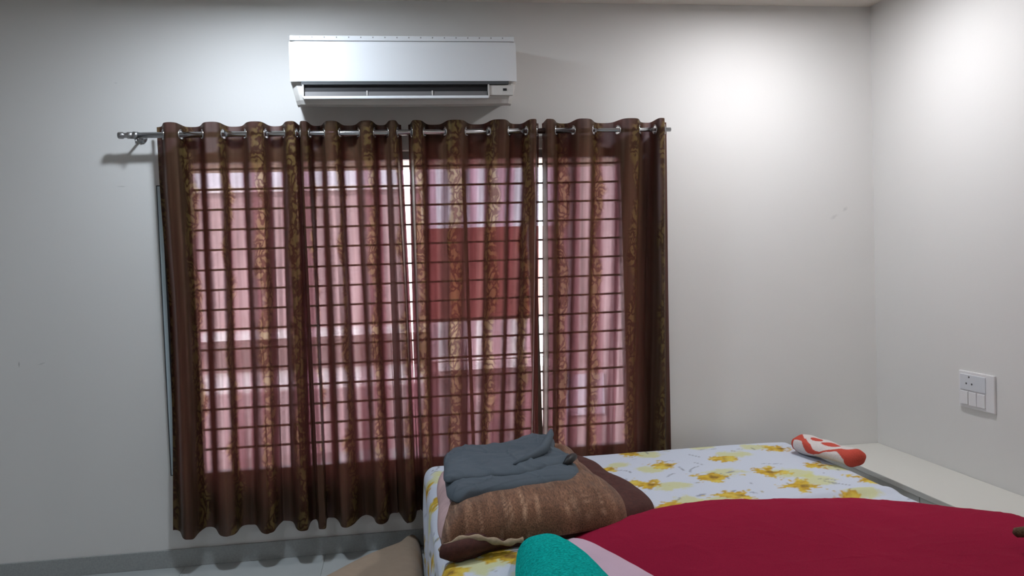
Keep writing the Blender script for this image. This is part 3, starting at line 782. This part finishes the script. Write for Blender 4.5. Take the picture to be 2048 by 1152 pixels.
heap('upper_fold', [(0.148, 2.735), (0.155, 2.9), (0.172, 3.08), (0.24, 3.17), (0.42, 3.20), (0.575, 3.24), (0.625, 3.20), (0.60, 3.05), (0.635, 2.92), (0.60, 2.83), (0.52, 2.78), (0.42, 2.735), (0.33, 2.745), (0.2, 2.725)], GZ+0.022, 0.034, M_GR, sh_, edge=9,
     zf=upz, wr=(9, 0.010), colf=greyc, inset=0.09, rdg=0.005)
tube('collar', [(0.585, 2.80, GZ+0.034), (0.61, 2.83, GZ+0.045), (0.635, 2.88, GZ+0.040), (0.64, 2.92, GZ+0.03)], [0.010, 0.016, 0.014, 0.006], M_BLACK, sh_, 12)
tube('sleeve_fold', [(0.40, 2.80, GZ+0.048), (0.47, 2.86, GZ+0.056), (0.53, 2.93, GZ+0.060), (0.56, 3.02, GZ+0.064), (0.60, 3.14, GZ+0.07), (0.615, 3.20, GZ+0.075)], [0.006, 0.016, 0.020, 0.018, 0.014, 0.005], M_GR, sh_, 14)
for o in (bpy.data.objects['sleeve_fold'],): set_col(o.data, np.array([greyc(*v.co) for v in o.data.vertices]))
heap('cuff', [(0.56, 2.70), (0.575, 2.75), (0.62, 2.76), (0.635, 2.72), (0.60, 2.69)], GZ-0.008, 0.020, M_PIPE, sh_, edge=3, wr=(30, 0.004))

# crimson blanket
def redc(x, y, z):
    k = noise.noise(Vector((x*3, y*3, 0)))
    return np.array([0.275, 0.012, 0.040])*(1+0.08*k)
M_RED = vmat('crimson_cotton', 0.97, (420, 0.14), (260, 0.25, 0.0015))
M_RED.node_tree.nodes['Principled BSDF'].inputs['Specular IOR Level'].default_value = 0.05
def redz(x, y): return 0.42+0.58*sstep(0.52, 1.0, x)-0.10*sstep(1.4, 2.0, x)
rb = heap('crimson_blanket', [(0.53, 2.44), (0.68, 2.60), (0.95, 2.66), (1.30, 2.63), (1.62, 2.55), (1.86, 2.38), (1.98, 2.15), (1.99, 1.75), (1.85, 1.36), (1.45, 1.22), (1.0, 1.24), (0.80, 1.50), (0.70, 1.90), (0.62, 2.17)],
     BZ+0.005, 0.066, M_RED, None, edge=5, root=1.6, rdg=0.002, zf=redz, wr=(2.6, 0.014), colf=redc, center=(1.3, 1.95), nr=60, per=20)
tag(rb, 'crimson cotton blanket mounded over the near end of the bed', 'blanket')

# pale pink cloth between the teal roll and the crimson blanket
pk = heap('pink_cloth', [(0.50, 2.42), (0.555, 2.42), (0.66, 2.14), (0.72, 1.85), (0.70, 1.55), (0.55, 1.5), (0.5, 1.8), (0.47, 2.2)], BZ+0.004, 0.030, mat('pale_pink_cotton', (0.60, 0.42, 0.52), 0.9, var=(5, 0.08), bump=(200, 0.3, 0.002)), None, edge=5, wr=(8, 0.004))
tag(pk, 'pale pink cloth tucked between teal towel and crimson blanket', 'cloth')

# teal roll of towelling
M_TEAL = mat('teal_towelling', (0.004, 0.45, 0.40), 0.98, var=(140, 0.45, 3), bump=(330, 0.9, 0.006), spec=0.05)
tt_ = heap('teal_towel', [(0.415, 2.40), (0.345, 2.36), (0.315, 2.25), (0.29, 2.08), (0.265, 1.85), (0.26, 1.6), (0.40, 1.5), (0.52, 1.55), (0.545, 1.8), (0.54, 2.02), (0.52, 2.18), (0.48, 2.33)],
     BZ+0.008, 0.105, M_TEAL, None, edge=2.6, root=1.9, wr=(9, 0.006), center=(0.41, 2.0), inset=0.08)
tag(tt_, 'rounded bundle of teal terry towelling at the front of the bed', 'towel')

# small brown cord end on the crimson blanket, at the right edge
pc = atz(2036, 1064, BZ+0.115)
bm = bmesh.new()
tube_bm(bm, [(pc.x-0.012, pc.y, BZ+0.112), (pc.x-0.006, pc.y, BZ+0.114), (pc.x+0.02, pc.y-0.006, BZ+0.116), (pc.x+0.06, pc.y-0.03, BZ+0.114), (pc.x+0.09, pc.y-0.07, BZ+0.108)], [0.006, 0.013, 0.015, 0.013, 0.006], 14)
kn = frombm('tasselled_cord', bm, mat('olive_brown_cord', (0.11, 0.065, 0.035), 0.95, var=(160, 0.5), bump=(220, 0.8, 0.004)), None, True)
tag(kn, 'short olive brown fabric cord lying on the crimson blanket', 'cord')

# red and white printed cloth roll
def roll():
    a = atz(1588, 897, BZ+0.045); b = atz(1716, 934, BZ+0.045)
    a = Vector((1.745, 3.31, 0)); b = Vector((1.835, 2.96, 0))
    d = (b-a); L = d.length; d.normalize(); s = Vector((d.y, -d.x, 0))   # s points to the right/back
    rows = []; uvv = []; n = 144; m = 200
    for i in range(m+1):
        t = i/m; e = min(t, 1-t)
        k = sqrt(max(0, 1-(1-min(1, e/0.10))**2)); k = max(k, 0.02)
        wid = 0.052*k*(1+0.3*sin(pi*t)); hei = (0.034+0.005*sin(pi*t*2+0.6))*k
        row = []
        for j in range(n):
            th = 2*pi*j/n; x = cos(th); z = sin(th)
            x = math.copysign(abs(x)**0.85, x)
            p = a + d*(L*t) + s*(x*wid) + Vector((0, 0, BZ+0.006+0.038+z*hei))
            nn = noise.noise(Vector((t*6, x*1.5, z*1.5)))*0.006; p.z += nn
            row.append(tuple(p)); uvv.append((t, th/(2*pi)))
        rows.append(row)
    me = grid_mesh('roll', np.array(rows), close_v=True)
    cols = []
    for (t, v) in uvv:
        # v: 0 = right side, .25 top, .5 left side (towards the camera)
        red = np.array([0.52, 0.075, 0.05]); white = np.array([0.68, 0.62, 0.60])
        v = (0.5-v) % 1.0
        q = (v-0.20)/0.34
        qc = float(np.interp(t, [0, .12, .25, .36, .46, .56, .66, .78, .88, 1], [.4, .38, .48, .76, .92, .86, .60, .42, .5, .5]))
        th_ = float(np.interp(t, [0, .12, .22, .38, .50, .58, .74, .86, 1], [.5, .2, .10, .26, .13, .06, .07, .25, .6]))
        isred = abs(q-qc) < th_ or t < 0.11 or t > 0.90
        if hypot((t-0.33)/0.075, (q-0.14)/0.13) < 1 or hypot((t-0.58)/0.13, (q-0.20)/0.16) < 1: isred = True
        cols.append(red if isred else white)
    set_col(me, np.array(cols))
    bm = bmesh.new(); bm.from_mesh(me); bm.verts.ensure_lookup_table()
    bm.faces.new([bm.verts[k] for k in range(n)]); bm.faces.new([bm.verts[m*n+k] for k in range(n)])
    return frombm('printed_cloth_roll', bm, vmat('printed_towelling', 0.9, (300, 0.1), (260, 0.5, 0.003)), None, True)
tag(roll(), 'small roll of red and white swirl printed cloth at the back corner of the bed', 'cloth')

# beige floor mat beside the bed
fm = heap('floor_mat', [(0.07, 3.615), (0.0, 3.55), (-0.16, 3.40), (-0.33, 3.19), (-0.52, 2.93), (-0.54, 2.70), (-0.30, 2.35), (0.03, 2.2), (0.07, 2.5), (0.07, 3.0)], 0.001, 0.10,
     mat('beige_felt', (0.34, 0.26, 0.19), 0.95, var=(30, 0.05), bump=(300, 0.2, 0.001)), None, edge=9, root=2, wr=(3, 0.004))
tag(fm, 'plain beige padded mat on the floor beside the bed', 'mat')

# ------------------------------------------------------------------ ceiling downlights (above the frame); mid and rear four are added fill
M_LENS = mat('downlight_lens', (0.9, 0.9, 0.9), 0.5)
b_ = M_LENS.node_tree.nodes['Principled BSDF']; b_.inputs['Emission Color'].default_value = (1, 1, 1, 1); b_.inputs['Emission Strength'].default_value = 3
names_ = ['over the left curtains', 'over the bed corner', 'added as unseen fill, mid ceiling on the left', 'added as unseen fill, mid ceiling on the right', 'added as unseen fill, rear ceiling on the left', 'added as unseen fill, rear ceiling on the right']
for (x, y, p, c), nm in zip(LAMPS, names_):
    d_ = tag(empty('downlight_and_fill_fitting', (x, y, ZC)), 'round white recessed downlight ' + nm, 'downlight', 'recessed ceiling downlights')
    bm = bmesh.new(); nR = 32
    prof = [(0.068, -0.001), (0.068, -0.010), (0.074, -0.016), (0.088, -0.012), (0.092, 0.0)]
    vv = [[bm.verts.new((x+r*cos(2*pi*k/nR), y+r*sin(2*pi*k/nR), ZC+z)) for k in range(nR)] for r, z in prof]
    for a_, c_ in zip(vv, vv[1:]):
        for k in range(nR): bm.faces.new((a_[k], a_[(k+1) % nR], c_[(k+1) % nR], c_[k]))
    frombm('bezel', bm, M_PLATE, d_, True)
    tube('lens', [(x, y, ZC-0.006), (x, y, ZC-0.001)], 0.067, M_LENS, d_, 32)
